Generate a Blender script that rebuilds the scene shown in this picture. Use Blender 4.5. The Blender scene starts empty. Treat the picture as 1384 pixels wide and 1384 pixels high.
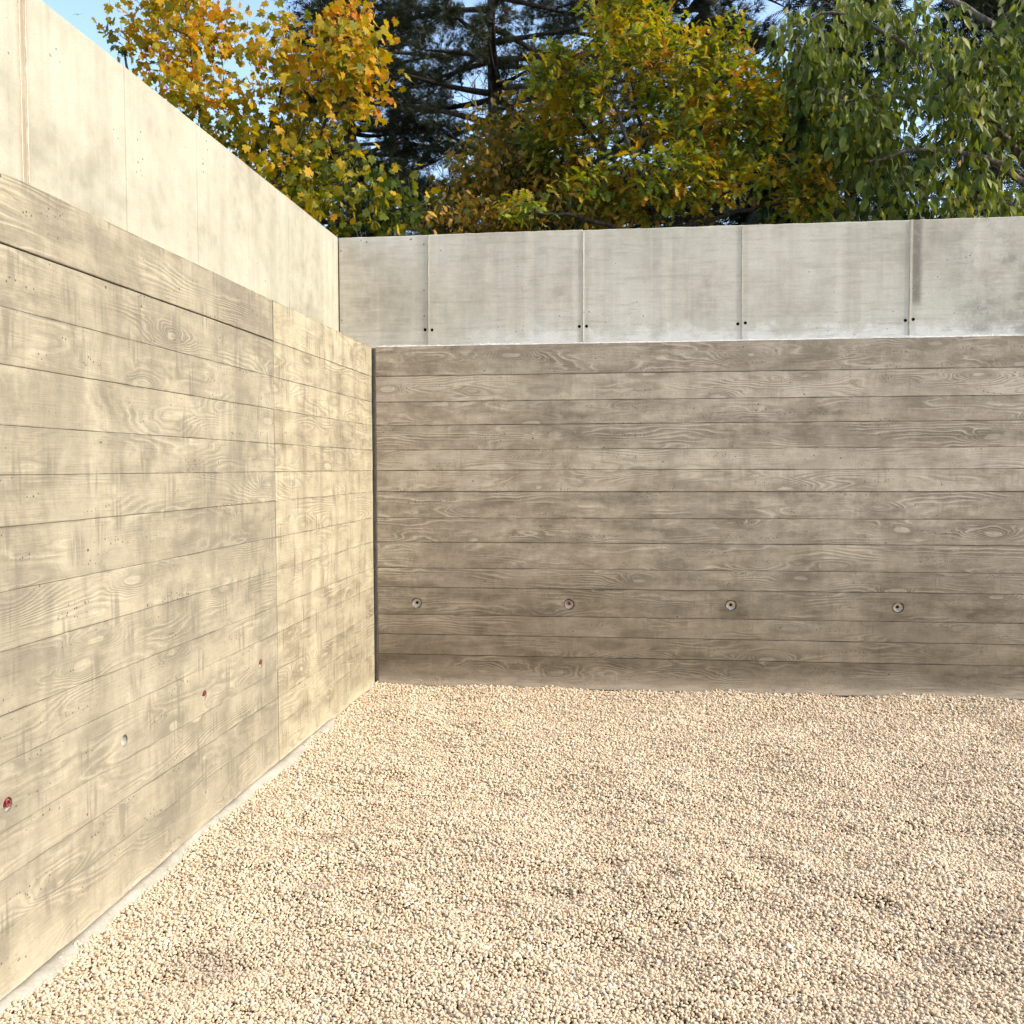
import bpy, bmesh, math, random
import numpy as np
from mathutils import Vector, Matrix, Euler

# ------------------------------------------------------------------ scene, camera, sky, sun
S = bpy.context.scene
C = S.collection
R = math.radians

cam_d = bpy.data.cameras.new("camera")
cam = bpy.data.objects.new("camera", cam_d)
C.objects.link(cam)
cam_d.sensor_width = 36.0
cam_d.lens = 1299.6 / 1384.0 * 36.0
cam_d.clip_start = 0.05
cam_d.clip_end = 2000.0
YAW, PITCH, ROLL = 0.116, -0.046, -0.003
fw = Vector((-math.sin(YAW) * math.cos(PITCH), math.cos(YAW) * math.cos(PITCH), math.sin(PITCH)))
rt = Vector((math.cos(YAW), math.sin(YAW), 0.0))
up = rt.cross(fw)
r2 = math.cos(ROLL) * rt + math.sin(ROLL) * up
u2 = -math.sin(ROLL) * rt + math.cos(ROLL) * up
cam.matrix_world = Matrix(((r2.x, u2.x, -fw.x, 1.8257), (r2.y, u2.y, -fw.y, -6.8749), (r2.z, u2.z, -fw.z, 1.6), (0, 0, 0, 1)))
S.camera = cam

SUN_EL, SUN_AZ = 36.0, 98.0          # azimuth clockwise from +Y: the sun stands to the right and rakes along the back wall
w = bpy.data.worlds.new("World")
S.world = w
w.use_nodes = True
wn = w.node_tree
bg = wn.nodes["Background"]
sky = wn.nodes.new("ShaderNodeTexSky")
sky.sky_type = 'NISHITA'
sky.sun_disc = False
sky.sun_elevation = R(SUN_EL)
sky.sun_rotation = R(SUN_AZ)
sky.air_density = 1.1
sky.dust_density = 1.4
sky.ozone_density = 1.0
wn.links.new(sky.outputs[0], bg.inputs[0])
bg.inputs[1].default_value = 0.15

sl = bpy.data.lights.new("sun", 'SUN')
sl.energy = 2.15
sl.angle = R(0.53)
sl.color = (1.0, 0.91, 0.76)
sun = bpy.data.objects.new("sun", sl)
C.objects.link(sun)
sdir = Vector((math.sin(R(SUN_AZ)) * math.cos(R(SUN_EL)), math.cos(R(SUN_AZ)) * math.cos(R(SUN_EL)), math.sin(R(SUN_EL))))
sun.rotation_euler = sdir.to_track_quat('Z', 'Y').to_euler()
sun.location = (20, 0, 20)

S.render.engine = 'CYCLES'
vs = S.view_settings
vs.view_transform = 'Standard'
vs.look = 'None'
vs.exposure = 1.3
vs.gamma = 1.0
vs.use_curve_mapping = False
S.cycles.max_bounces = 6
S.cycles.diffuse_bounces = 4
S.cycles.adaptive_threshold = 0.04
S.cycles.transparent_max_bounces = 8

# ------------------------------------------------------------------ material helpers
class NT:
    def __init__(self, name):
        self.m = bpy.data.materials.new(name)
        self.m.use_nodes = True
        self.t = self.m.node_tree
        self.t.nodes.clear()
        self.out = self.t.nodes.new("ShaderNodeOutputMaterial")
    def n(self, typ, ins=None, **props):
        nd = self.t.nodes.new("ShaderNode" + typ)
        for k, v in props.items():
            setattr(nd, k, v)
        for k, v in (ins or {}).items():
            self.put(nd.inputs[k], v)
        return nd
    def put(self, sock, v):
        if isinstance(v, bpy.types.NodeSocket):
            self.t.links.new(v, sock)
        elif isinstance(v, (tuple, list)) and sock.type == 'RGBA' and len(v) == 3:
            sock.default_value = (*v, 1.0)
        else:
            sock.default_value = v
    def math(self, op, a, b=0.0, c=None, clamp=False):
        nd = self.n("Math", {0: a, 1: b}, operation=op, use_clamp=clamp)
        if c is not None:
            self.put(nd.inputs[2], c)
        return nd.outputs[0]
    def mul(self, a, b): return self.math('MULTIPLY', a, b)
    def add(self, a, b): return self.math('ADD', a, b)
    def sub(self, a, b): return self.math('SUBTRACT', a, b)
    def step(self, v, a, b, lo=0.0, hi=1.0):
        return self.n("MapRange", {0: v, 1: a, 2: b, 3: lo, 4: hi}, interpolation_type='SMOOTHSTEP').outputs[0]
    def mix(self, f, a, b, mode='MIX'):
        nd = self.n("Mix", {0: f, 6: a, 7: b}, data_type='RGBA', blend_type=mode)
        return nd.outputs[2]
    def ramp(self, f, stops, interp='LINEAR'):
        nd = self.n("ValToRGB", {0: f})
        cr = nd.color_ramp
        cr.interpolation = interp
        while len(cr.elements) < len(stops):
            cr.elements.new(0.5)
        for e, (p, c) in zip(cr.elements, stops):
            e.position = p
            e.color = (*c, 1.0)
        return nd.outputs[0]
    def noise(self, vec, scale, detail=2.0, rough=0.5, dim='3D'):
        ins = {"Vector": vec, "Scale": scale, "Detail": detail, "Roughness": rough}
        return self.n("TexNoise", ins, noise_dimensions=dim).outputs[0]
    def noise2(self, x, y, detail=2.0, rough=0.5):
        return self.noise(self.vec(x, y, 0.0), 1.0, detail, rough, '2D')
    def voro(self, vec, scale, dim='3D'):
        return self.n("TexVoronoi", {"Vector": vec, "Scale": scale}, voronoi_dimensions=dim).outputs[0]
    def vec(self, x, y, z):
        return self.n("CombineXYZ", {0: x, 1: y, 2: z}).outputs[0]
    def sep(self, v):
        return self.n("SeparateXYZ", {0: v}).outputs
    def finish(self, color, rough=0.85, bump=None, strength=0.5, dist=0.004, spec=0.3):
        b = self.n("BsdfPrincipled", {"Base Color": color, "Roughness": rough, "Specular IOR Level": spec})
        if bump is not None:
            bn = self.n("Bump", {"Strength": strength, "Distance": dist, "Height": bump})
            self.t.links.new(bn.outputs[0], b.inputs["Normal"])
        self.t.links.new(b.outputs[0], self.out.inputs[0])
        return self.m

# ------------------------------------------------------------------ concrete
def board_concrete(name, base, light, dark, streaks, patch, dampness, vary):
    """Concrete cast against rough planks: wood grain lines, knots, stains, bug holes."""
    k = NT(name)
    tc = k.n("TexCoord").outputs["Object"]
    rnd = k.n("ObjectInfo").outputs["Random"]
    pos = k.n("NewGeometry").outputs["Position"]
    ox, oy, oz = k.sep(tc)
    px, py, pz = k.sep(pos)
    al = k.add(px, py)                                     # distance along the wall (the other one is constant)
    off = k.mul(rnd, 91.0)
    offz = k.mul(rnd, 53.0)
    u = k.add(ox, off)                                     # every plank gets its own piece of wood
    v = k.add(oz, offz)
    # contour field of a plain-sawn plank
    n1 = k.noise2(k.mul(u, 0.85), k.mul(v, 5.5), 1.0, 0.45)
    n2 = k.noise2(k.mul(u, 2.9), k.mul(v, 18.0), 1.0, 0.5)
    warp = k.noise2(k.mul(u, 7.0), k.mul(v, 14.0), 1.0, 0.5)
    vn = k.n("TexVoronoi", {"Vector": k.vec(k.add(k.mul(u, 1.7), k.mul(warp, 0.22)), k.mul(v, 5.6), 0.0), "Scale": 1.0}, voronoi_dimensions='2D')
    vd = vn.outputs["Distance"]
    cr, cg, cb = k.sep(vn.outputs["Color"])
    has = k.step(cr, 0.45, 0.60)                           # not every cell holds a knot
    kn = k.mul(k.math('POWER', 2.718, k.mul(k.mul(vd, vd), k.sub(-7.0, k.mul(cg, 14.0)))), k.mul(has, k.add(0.35, cb)))
    r2_ = k.math('FRACT', k.mul(rnd, 17.3))
    h = k.add(k.add(k.mul(oz, k.add(12.0, k.mul(r2_, 34.0))), k.mul(n1, k.add(5.0, k.mul(rnd, 11.0)))), k.add(k.mul(kn, 5.5), k.mul(n2, 1.9)))
    h = k.add(h, k.mul(warp, 0.6))
    tri = k.mul(k.math('PINGPONG', h, 0.5), 2.0)
    line = k.step(tri, 0.62, 0.98)
    fineg = k.noise2(k.mul(u, 5.0), k.mul(v, 170.0), 1.0, 0.6)
    saw = k.noise2(k.mul(u, 190.0), k.mul(v, 5.0), 0.0, 0.5)
    mask = k.step(k.noise2(k.mul(u, 1.6), k.mul(v, 7.0), 1.0, 0.5), 0.42, 0.66, 0.06, 1.0)
    # colour
    rv = k.step(rnd, 0.0, 1.0, -1.0, 1.0)
    blot = k.noise2(k.mul(u, 2.2), k.mul(v, 8.0), 3.0, 0.62)
    tone = k.add(k.mul(k.sub(blot, 0.5), 1.9), k.mul(rv, vary))
    tone = k.add(tone, k.mul(k.sub(fineg, 0.5), 0.26))
    mid = k.noise2(k.mul(al, 9.0), k.mul(pz, 13.0), 5.0, 0.78)
    tone = k.add(tone, k.mul(k.sub(mid, 0.5), 1.5))
    f = k.math('ADD', k.mul(tone, 0.62), 0.5, clamp=True)
    col = k.ramp(f, [(0.0, dark), (0.5, base), (1.0, light)])
    col = k.mix(k.mul(k.mul(line, mask), 0.78), col, light)
    gap = k.mul(k.mul(k.step(tri, 0.45, 0.05), mask), 0.42)
    col = k.mix(gap, col, dark)
    ks = k.add(0.03, k.mul(cg, 0.09))
    kface = k.mul(k.mul(k.step(vd, k.add(ks, 0.03), ks), has), k.step(cb, 0.2, 0.8, 0.15, 0.6))
    col = k.mix(kface, col, light)
    col = k.mix(k.mul(k.mul(k.step(vd, 0.30, 0.12), has), k.sub(0.5, k.mul(kface, 0.8))), col, dark)
    col = k.mix(k.mul(k.step(saw, 0.35, 0.7), 0.06), col, dark)
    # darker and paler vertical runs and cloudy patches that ignore the planks
    wob = k.mul(k.noise2(k.mul(al, 3.0), k.mul(pz, 3.0), 2.0, 0.6), 0.5)
    run = k.noise2(k.add(k.mul(al, 6.5), wob), k.add(k.mul(pz, 1.1), k.mul(wob, 2.0)), 4.0, 0.68)
    col = k.mix(k.mul(k.step(run, 0.44, 0.72), streaks * 1.1), col, dark)
    run2 = k.noise2(k.add(k.mul(al, 3.3), 40.0), k.mul(pz, 0.5), 2.0, 0.6)
    col = k.mix(k.mul(k.step(run2, 0.47, 0.68), streaks * 0.75), col, light)
    cl = k.noise2(k.add(k.mul(al, 1.9), wob), k.add(k.mul(pz, 1.7), wob), 5.0, 0.72)
    col = k.mix(k.mul(k.step(cl, 0.40, 0.66), patch), col, dark)
    # seepage beside knots: short dark vertical smears
    sm = k.voro(k.vec(k.mul(al, 5.0), k.mul(pz, 3.3), 0.0), 1.0, '2D')
    smn = k.noise2(k.mul(al, 40.0), k.mul(pz, 4.0), 1.0, 0.6)
    col = k.mix(k.mul(k.mul(k.step(sm, 0.34, 0.10), k.step(smn, 0.42, 0.62)), streaks * 1.5), col, dark)
    drip = k.noise2(k.add(k.mul(al, 24.0), k.mul(mid, 1.2)), k.add(k.mul(rnd, 60.0), k.mul(pz, 1.6)), 3.0, 0.65)
    uvv = k.sep(k.n("UVMap").outputs[0])[1]
    dl = k.sub(k.mul(k.step(drip, 0.50, 0.78), 1.2), k.sub(1.0, uvv))
    col = k.mix(k.mul(k.step(dl, 0.0, 0.5), streaks * 0.5), col, dark)
    # damp lower courses and the pale skim of slurry at the very foot
    edge = k.noise2(k.mul(al, 1.1), k.mul(pz, 0.6), 2.0, 0.6)
    damp = k.step(k.add(pz, k.mul(k.sub(edge, 0.5), 0.9)), 1.15, 0.25)
    col = k.mix(k.mul(damp, dampness), col, (0.50, 0.47, 0.42), 'MULTIPLY')
    foot = k.step(k.add(pz, k.mul(k.sub(k.noise2(k.mul(al, 1.8), k.mul(pz, 9.0), 4.0, 0.65), 0.5), 0.16)), 0.19, 0.02)
    grain = k.noise2(k.mul(al, 55.0), k.mul(pz, 55.0), 2.0, 0.6)
    slur = k.mix(grain, base, light)
    col = k.mix(k.mul(foot, 0.42), col, slur)
    dust = k.step(k.add(pz, k.mul(k.sub(k.noise2(k.mul(al, 5.0), k.mul(pz, 20.0), 4.0, 0.7), 0.5), 0.09)), 0.065, 0.02)
    col = k.mix(k.mul(dust, 0.65), col, (0.50, 0.42, 0.32))
    # joint edges collect dirt (plank edge distance in the second coordinate of the UV map)
    uv = k.sep(k.n("UVMap").outputs[0])
    ed = k.math('MINIMUM', uv[1], k.sub(1.0, uv[1]))
    jn = k.noise2(k.mul(u, 4.0), k.add(k.mul(uv[1], 0.7), offz), 2.0, 0.6)
    col = k.mix(k.mul(k.step(ed, k.step(jn, 0.3, 0.8, 0.012, 0.065), 0.0), k.step(jn, 0.42, 0.66, 0.0, 0.6)), col, tuple(c * 0.7 for c in dark))
    # bug holes
    pv = k.vec(al, pz, 0.0)
    hole = k.math('LESS_THAN', k.voro(pv, 34.0, '2D'), k.mul(k.step(n2, 0.60, 0.74), 0.13))
    hole = k.math('MAXIMUM', hole, k.math('LESS_THAN', k.voro(pv, 5.0, '2D'), k.mul(k.step(blot, 0.50, 0.68), 0.030)))
    col = k.mix(k.mul(hole, 0.8), col, tuple(c * 0.3 for c in dark))
    ht = k.add(k.add(k.mul(fineg, 0.45), k.mul(mid, 0.5)), k.add(k.mul(grain, 0.5), k.mul(k.mul(tri, mask), 0.55)))
    return k.finish(col, 0.88, ht, 0.6, 0.004, 0.25)

def smooth_concrete(name, base, light, dark, streak, east_stain=False):
    """Concrete cast against smooth sheets: soft clouds, runs, bug holes, white bloom."""
    k = NT(name)
    pos = k.n("NewGeometry").outputs["Position"]
    rnd = k.n("ObjectInfo").outputs["Random"]
    px, py, pz = k.sep(pos)
    al = k.add(px, py)
    cl = k.noise2(k.mul(al, 1.7), k.mul(pz, 1.7), 4.0, 0.62)
    cl2 = k.noise2(k.mul(al, 9.0), k.mul(pz, 9.0), 3.0, 0.65)
    f = k.math('ADD', k.add(k.mul(k.sub(cl, 0.5), 1.5), k.mul(k.sub(cl2, 0.5), 0.7)), 0.5, clamp=True)
    f = k.math('ADD', f, k.mul(k.sub(rnd, 0.5), 0.22), clamp=True)
    col = k.ramp(f, [(0.05, dark), (0.5, base), (0.95, light)])
    run = k.noise2(k.mul(al, 6.5), k.mul(pz, 0.55), 3.0, 0.62)
    col = k.mix(k.mul(k.step(run, 0.45, 0.72), streak), col, dark)
    run2 = k.noise2(k.mul(al, 19.0), k.mul(pz, 0.9), 2.0, 0.6)
    col = k.mix(k.mul(k.step(run2, 0.52, 0.72), streak * 0.7), col, light)
    tint = k.noise2(k.mul(al, 1.1), k.add(pz, 9.0), 1.0)
    col = k.mix(k.step(tint, 0.5, 0.75, 0.0, 0.25), col, (base[0] * 0.90, base[1] * 0.97, base[2] * 0.95))
    if east_stain:
        # white bloom along the foot, a dark run beside one joint and blackened areas further along
        bl = k.noise(pos, 5.0, 5.0, 0.68)
        b = k.mul(k.step(k.add(pz, k.mul(k.sub(bl, 0.5), 0.55)), 2.66, 2.52), k.step(px, 0.2, 1.4, 0.2, 0.8))
        col = k.mix(b, col, (0.78, 0.745, 0.675))
        dn = k.noise(pos, 14.0, 4.0, 0.7)
        dw = k.add(px, k.mul(k.sub(dn, 0.5), 0.05))
        ds = k.mul(k.mul(k.step(px, 3.84, 3.855), k.step(dw, 3.925, 3.885)), k.step(pz, 2.70, 2.80))
        stripe = k.mul(ds, k.step(dn, 0.25, 0.55, 0.45, 0.9))
        dk = k.mul(k.step(px, 3.86, 4.4), k.step(k.noise(pos, 2.6, 5.0, 0.7), 0.40, 0.62))
        col = k.mix(k.mul(dk, 0.72), col, (0.22, 0.19, 0.155))
        hz = k.noise(k.vec(k.mul(px, 1.5), 0.0, k.mul(pz, 16.0)), 1.0, 4.0, 0.65)
        col = k.mix(k.mul(k.step(hz, 0.50, 0.70), 0.40), col, dark)
        fz = k.noise2(k.mul(px, 4.0), k.mul(pz, 40.0), 3.0, 0.7)
        col = k.mix(k.mul(k.step(fz, 0.55, 0.72), 0.35), col, dark)
        col = k.mix(k.mul(k.step(fz, 0.45, 0.28), 0.30), col, light)
        for jx in (0.369, 1.524, 2.668, 3.831, 4.985):     # cement haze and grime either side of the seams
            sd = k.add(k.math('ABSOLUTE', k.sub(px, jx)), k.mul(k.sub(dn, 0.5), 0.03))
            col = k.mix(k.step(sd, 0.055, 0.030, 0.0, 0.24), col, dark)
            col = k.mix(k.step(sd, 0.020, 0.006, 0.0, 0.30), col, light)
        col = k.mix(stripe, col, (0.20, 0.175, 0.135))
        dv = k.n("VectorMath", {0: pos, 1: (2.44, 0.27, 2.96)}, operation='DISTANCE').outputs["Value"]
        col = k.mix(k.mul(k.step(dv, 0.11, 0.0), k.step(dn, 0.45, 0.65, 0.0, 0.5)), col, (0.36, 0.20, 0.17))
    else:
        bs = k.mul(k.step(k.math('ABSOLUTE', k.add(py, 3.575)), 0.05, 0.01), k.step(k.noise(pos, 5.0, 4.0, 0.65), 0.3, 0.6, 0.3, 0.75))
        col = k.mix(bs, col, (0.27, 0.20, 0.14))
    bv = k.voro(k.vec(al, pz, 0.0), 22.0, '2D')
    bs = k.mul(k.mul(k.step(cl2, 0.56, 0.70), k.step(cl, 0.45, 0.6)), 0.13)
    hole = k.math('LESS_THAN', bv, bs)
    col = k.mix(k.mul(hole, 0.75), col, tuple(c * 0.3 for c in dark))
    grit = k.noise2(k.mul(al, 110.0), k.mul(pz, 110.0), 2.0, 0.6)
    col = k.mix(k.step(grit, 0.45, 0.8, 0.0, 0.25), col, dark)
    ht = grit
    return k.finish(col, 0.8, ht, 0.35, 0.003, 0.3)

def plain(name, a, b, scale=20.0, rough=0.85, strength=0.4):
    k = NT(name)
    pos = k.n("NewGeometry").outputs["Position"]
    n = k.noise(pos, scale, 5.0, 0.65)
    n2 = k.noise(pos, scale * 6.0, 3.0, 0.6)
    col = k.mix(k.step(k.add(k.mul(n, 0.7), k.mul(n2, 0.3)), 0.32, 0.68), a, b)
    return k.finish(col, rough, k.add(n, k.mul(n2, 0.4)), strength, 0.006)

M = {}
M['board_sunny'] = board_concrete("board_marked_concrete_ochre", (0.296, 0.260, 0.186), (0.388, 0.347, 0.254), (0.160, 0.140, 0.106), 0.42, 0.46, 0.0, 0.18)
M['board_pale'] = board_concrete("board_marked_concrete_pale", (0.345, 0.302, 0.208), (0.43, 0.385, 0.27), (0.16, 0.133, 0.092), 0.42, 0.14, 0.0, 0.25)
M['board_grey'] = board_concrete("board_marked_concrete_brown", (0.430, 0.360, 0.266), (0.585, 0.508, 0.392), (0.205, 0.166, 0.118), 0.15, 0.32, 0.88, 0.32)
M['smooth_left'] = smooth_concrete("smooth_concrete_cream", (0.350, 0.330, 0.258), (0.42, 0.40, 0.32), (0.23, 0.21, 0.158), 0.30)
M['smooth_back'] = smooth_concrete("smooth_concrete_grey", (0.545, 0.495, 0.400), (0.65, 0.60, 0.505), (0.37, 0.325, 0.25), 0.30, True)
M['core'] = plain("rough_concrete", (0.20, 0.175, 0.14), (0.32, 0.29, 0.24), 12.0)
M['fin'] = plain("cement_paste_ridge", (0.44, 0.395, 0.30), (0.60, 0.55, 0.44), 30.0)
M['mortar'] = plain("white_mortar", (0.48, 0.46, 0.41), (0.72, 0.70, 0.64), 40.0)
M['footing'] = plain("pale_footing_concrete", (0.27, 0.243, 0.195), (0.37, 0.342, 0.285), 9.0)
M['joint'] = plain("dark_joint_filler", (0.13, 0.105, 0.08), (0.24, 0.20, 0.155), 16.0)
M['cone'] = plain("cone_mortar", (0.42, 0.36, 0.28), (0.62, 0.56, 0.46), 60.0)
M['cone_white'] = plain("cone_mortar_white", (0.32, 0.295, 0.25), (0.43, 0.405, 0.35), 60.0)
M['hole'] = plain("hole_dark", (0.012, 0.010, 0.009), (0.03, 0.026, 0.022), 60.0)
M['red'] = plain("red_plastic", (0.22, 0.030, 0.032), (0.36, 0.06, 0.06), 60.0, 0.6)
M['soil'] = plain("soil_and_litter", (0.045, 0.035, 0.020), (0.12, 0.085, 0.04), 3.0)
M['bed'] = plain("gravel_bed", (0.22, 0.145, 0.080), (0.30, 0.205, 0.12), 40.0)

# ------------------------------------------------------------------ object helpers
def link(name, me, mat, parent=None):
    if mat is not None and not me.materials:
        me.materials.append(M[mat] if isinstance(mat, str) else mat)
    o = bpy.data.objects.new(name, me)
    C.objects.link(o)
    if parent is not None:
        o.parent = parent
    return o
def bm_obj(name, bm, mat, parent=None):
    me = bpy.data.meshes.new(name)
    bm.to_mesh(me)
    bm.free()
    return link(name, me, mat, parent)
def thing(name, label, cat, loc=(0, 0, 0), rz=0.0, group=None):
    o = bpy.data.objects.new(name, None)
    o.empty_display_size = 0.2
    C.objects.link(o)
    o.location = loc
    o.rotation_euler = (0, 0, rz)
    tag(o, label, cat, group)
    return o
def tag(o, label=None, cat=None, group=None, kind=None):
    if label: o["label"] = label
    if cat: o["category"] = cat
    if group: o["group"] = group
    if kind: o["kind"] = kind
    return o
def add_box(bm, lo, hi):
    vs_ = [bm.verts.new((x, y, z)) for z in (lo[2], hi[2]) for y in (lo[1], hi[1]) for x in (lo[0], hi[0])]
    for f in ((0, 2, 3, 1), (4, 5, 7, 6), (0, 1, 5, 4), (2, 6, 7, 3), (0, 4, 6, 2), (1, 3, 7, 5)):
        bm.faces.new([vs_[i] for i in f])
    return vs_
def box(name, lo, hi, mat, parent=None, bevel=0.0):
    bm = bmesh.new()
    add_box(bm, lo, hi)
    if bevel:
        bmesh.ops.bevel(bm, geom=bm.edges[:], offset=bevel, segments=1, affect='EDGES')
    bmesh.ops.recalc_face_normals(bm, faces=bm.faces[:])
    return bm_obj(name, bm, mat, parent)

def slab(L, H, holes=(), bevel=0.004, thick=0.03, step=0.22, jit=0.0012, seed=0, depth=0.035):
    """A cast face: front at y=0 looking to -y, bevelled and slightly wavy edges, round recesses.
    holes = [(x, z, radius, half cell)]. Returns a mesh; UV = (metres along, 0..1 across)."""
    rg = random.Random(seed)
    b = bevel
    xs = {b, L - b}
    zs = {b, H - b}
    n = max(1, int(L / step))
    for i in range(1, n):
        xs.add(b + (L - 2 * b) * i / n)
    for (hx, hz, r, hc) in holes:
        xs = {x for x in xs if not (hx - hc - 0.004 < x < hx + hc + 0.004)} | {hx - hc, hx + hc}
        zs |= {max(b, hz - hc), min(H - b, hz + hc)}
    xs |= {b, L - b}
    xs, zs = sorted(xs), sorted(zs)
    bm = bmesh.new()
    nx, nz = len(xs), len(zs)
    jb = [rg.uniform(-jit, jit) for _ in xs]
    jt = [rg.uniform(-jit, jit) for _ in xs]
    jy = [rg.uniform(-jit, jit) * 0.7 for _ in xs]
    V = {}
    for i, x in enumerate(xs):
        for j, z in enumerate(zs):
            zz = z + (jb[i] if j == 0 else jt[i] if j == nz - 1 else 0.0)
            V[i, j] = bm.verts.new((x, jy[i], zz))
    for i in range(nx - 1):
        for j in range(nz - 1):
            hit = None
            for h in holes:
                if xs[i] - 1e-4 < h[0] < xs[i + 1] + 1e-4 and zs[j] < h[1] < zs[j + 1]:
                    hit = h
            quad = [V[i, j], V[i + 1, j], V[i + 1, j + 1], V[i, j + 1]]
            if hit is None:
                bm.faces.new(quad)
                continue
            hx, hz, r, hc = hit
            ring, inner, back = [], [], []
            for q in range(16):
                a = 2 * math.pi * (q + 0.5) / 16 - math.pi * 0.75
                c, s = math.cos(a), math.sin(a)
                ring.append(bm.verts.new((hx + r * c, (jy[i] + jy[i + 1]) / 2, hz + r * s)))
                back.append(bm.verts.new((hx + r * 0.9 * c, depth, hz + r * 0.9 * s)))
            for q in range(16):
                bm.faces.new([ring[q], back[q], back[(q + 1) % 16], ring[(q + 1) % 16]])
            bm.faces.new(back[::-1])
            for side in range(4):
                # ring vertices 4*side .. 4*side+3 face this side of the cell
                seg = [ring[(4 * side + q) % 16] for q in range(4)]
                bm.faces.new([quad[side], quad[(side + 1) % 4]] + seg[::-1])
                bm.faces.new([quad[(side + 1) % 4], ring[(4 * side + 4) % 16], seg[3]])
    # bevel strips and sides
    def outer(i, j):
        v = V[i, j].co
        x = 0.0 if i == 0 else L if i == nx - 1 else v.x
        z = v.z + (-b if j == 0 else b if j == nz - 1 else 0.0)
        return x, z
    loop = [(i, 0) for i in range(nx)] + [(nx - 1, j) for j in range(1, nz)] + [(i, nz - 1) for i in range(nx - 2, -1, -1)] + [(0, j) for j in range(nz - 2, 0, -1)]
    o1, o2 = [], []
    for (i, j) in loop:
        x, z = outer(i, j)
        o1.append(bm.verts.new((x, b, z)))
        o2.append(bm.verts.new((x, thick, z)))
    m = len(loop)
    for q in range(m):
        a, c = loop[q], loop[(q + 1) % m]
        bm.faces.new([V[a], o1[q], o1[(q + 1) % m], V[c]])
        bm.faces.new([o1[q], o2[q], o2[(q + 1) % m], o1[(q + 1) % m]])
    bm.faces.new(o2)
    bmesh.ops.recalc_face_normals(bm, faces=bm.faces[:])
    uvl = bm.loops.layers.uv.new("UVMap")
    for f in bm.faces:
        for lp in f.loops:
            lp[uvl].uv = (lp.vert.co.x, min(1.0, max(0.0, lp.vert.co.z / H)))
    me = bpy.data.meshes.new("slab")
    bm.to_mesh(me)
    bm.free()
    return me

# ------------------------------------------------------------------ dimensions of the court
H = 2.479        # top of the board-marked walls
T = 3.338        # top of the smooth parapets
SL, SB = 0.3225, 0.27      # set-back of the left and the back parapet
COURSES = [0.0, 0.233, 0.382, 0.527, 0.728, 0.870, 1.060, 1.236, 1.428, 1.582, 1.730, 1.910, 2.080, 2.267, H]
YN = -9.0        # left wall runs on past the camera
XE = 9.0         # back wall runs on to the right

# ground behind the walls and far around, the bed under the gravel
def grid_sheet(name, xs, ys, zf, mat):
    bm = bmesh.new()
    vs_ = [[bm.verts.new((x, y, zf(x, y))) for x in xs] for y in ys]
    for j in range(len(ys) - 1):
        for i in range(len(xs) - 1):
            bm.faces.new([vs_[j][i], vs_[j][i + 1], vs_[j + 1][i + 1], vs_[j + 1][i]])
    return bm_obj(name, bm, mat)
ground = grid_sheet("ground", [-600, -60, -12, 0, 12, 60, 600], [-600, -60, -12, 0, 12, 60, 600], lambda x, y: -0.12, 'soil')
tag(ground, kind="structure")

_rs = np.random.RandomState(7)
_wv = [(_rs.uniform(-1, 1, 2) * f, _rs.uniform(0, 6.28), a) for f, a in [(2.0, .006), (3.0, .006), (5.0, .006), (7.0, .005), (9.0, .006), (12.0, .005), (14.0, .005), (19.0, .004), (23.0, .004), (27.0, .003)] for _ in range(2)]
DENTS = [(0.55, -3.62, 0.16, 0.012), (0.72, -3.25, 0.13, 0.012), (0.50, -2.95, 0.12, 0.010)]
for _ in range(70):
    DENTS.append((_rs.uniform(0.6, 6.5), _rs.uniform(-5.4, -0.5), _rs.uniform(0.06, 0.14), _rs.uniform(0.008, 0.020)))
def gz(x, y):
    """height of the raked gravel"""
    x = np.asarray(x, float); y = np.asarray(y, float)
    z = np.zeros_like(x)
    for (k, ph, a) in _wv:
        z += a * np.sin(k[0] * x * 1.0 + k[1] * y * 1.6 + ph)
    z += 0.0055 * np.sin(19.0 * (0.42 * x + y) + 2.2 * np.sin(2.3 * x + 0.7) + 1.3 * np.sin(3.1 * y)) * (0.5 + 0.5 * np.sin(1.7 * x - 1.1 * y))
    for (dx, dy, r, d) in DENTS:
        rr = ((x - dx) ** 2 + ((y - dy) * 1.25) ** 2) / r ** 2
        z -= d * np.exp(-rr) - 0.55 * d * np.exp(-(np.sqrt(rr) - 1.5) ** 2 * 3.0)
    fade = np.clip(np.minimum(x / 0.35, -y / 0.35), 0.25, 1.0)
    return z * 0.9 * fade - 0.006 + 0.012 * np.clip(-y / 5.0, 0, 1) + (0.012 + 0.010 * np.sin(x * 3.1) * np.sin(x * 7.7 + 1.0)) * np.exp(-(y / 0.10) ** 2) + (0.016 + 0.010 * np.sin(y * 5.3) * np.sin(y * 2.1 + 2.0)) * np.exp(-(x / 0.045) ** 2)
bed = grid_sheet("gravel_bed", [0.0 + i * 0.1 for i in range(91)], [-9.0 + j * 0.1 for j in range(91)], lambda x, y: float(gz(x, y)) - 0.02, 'bed')
tag(bed, kind="structure")

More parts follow.
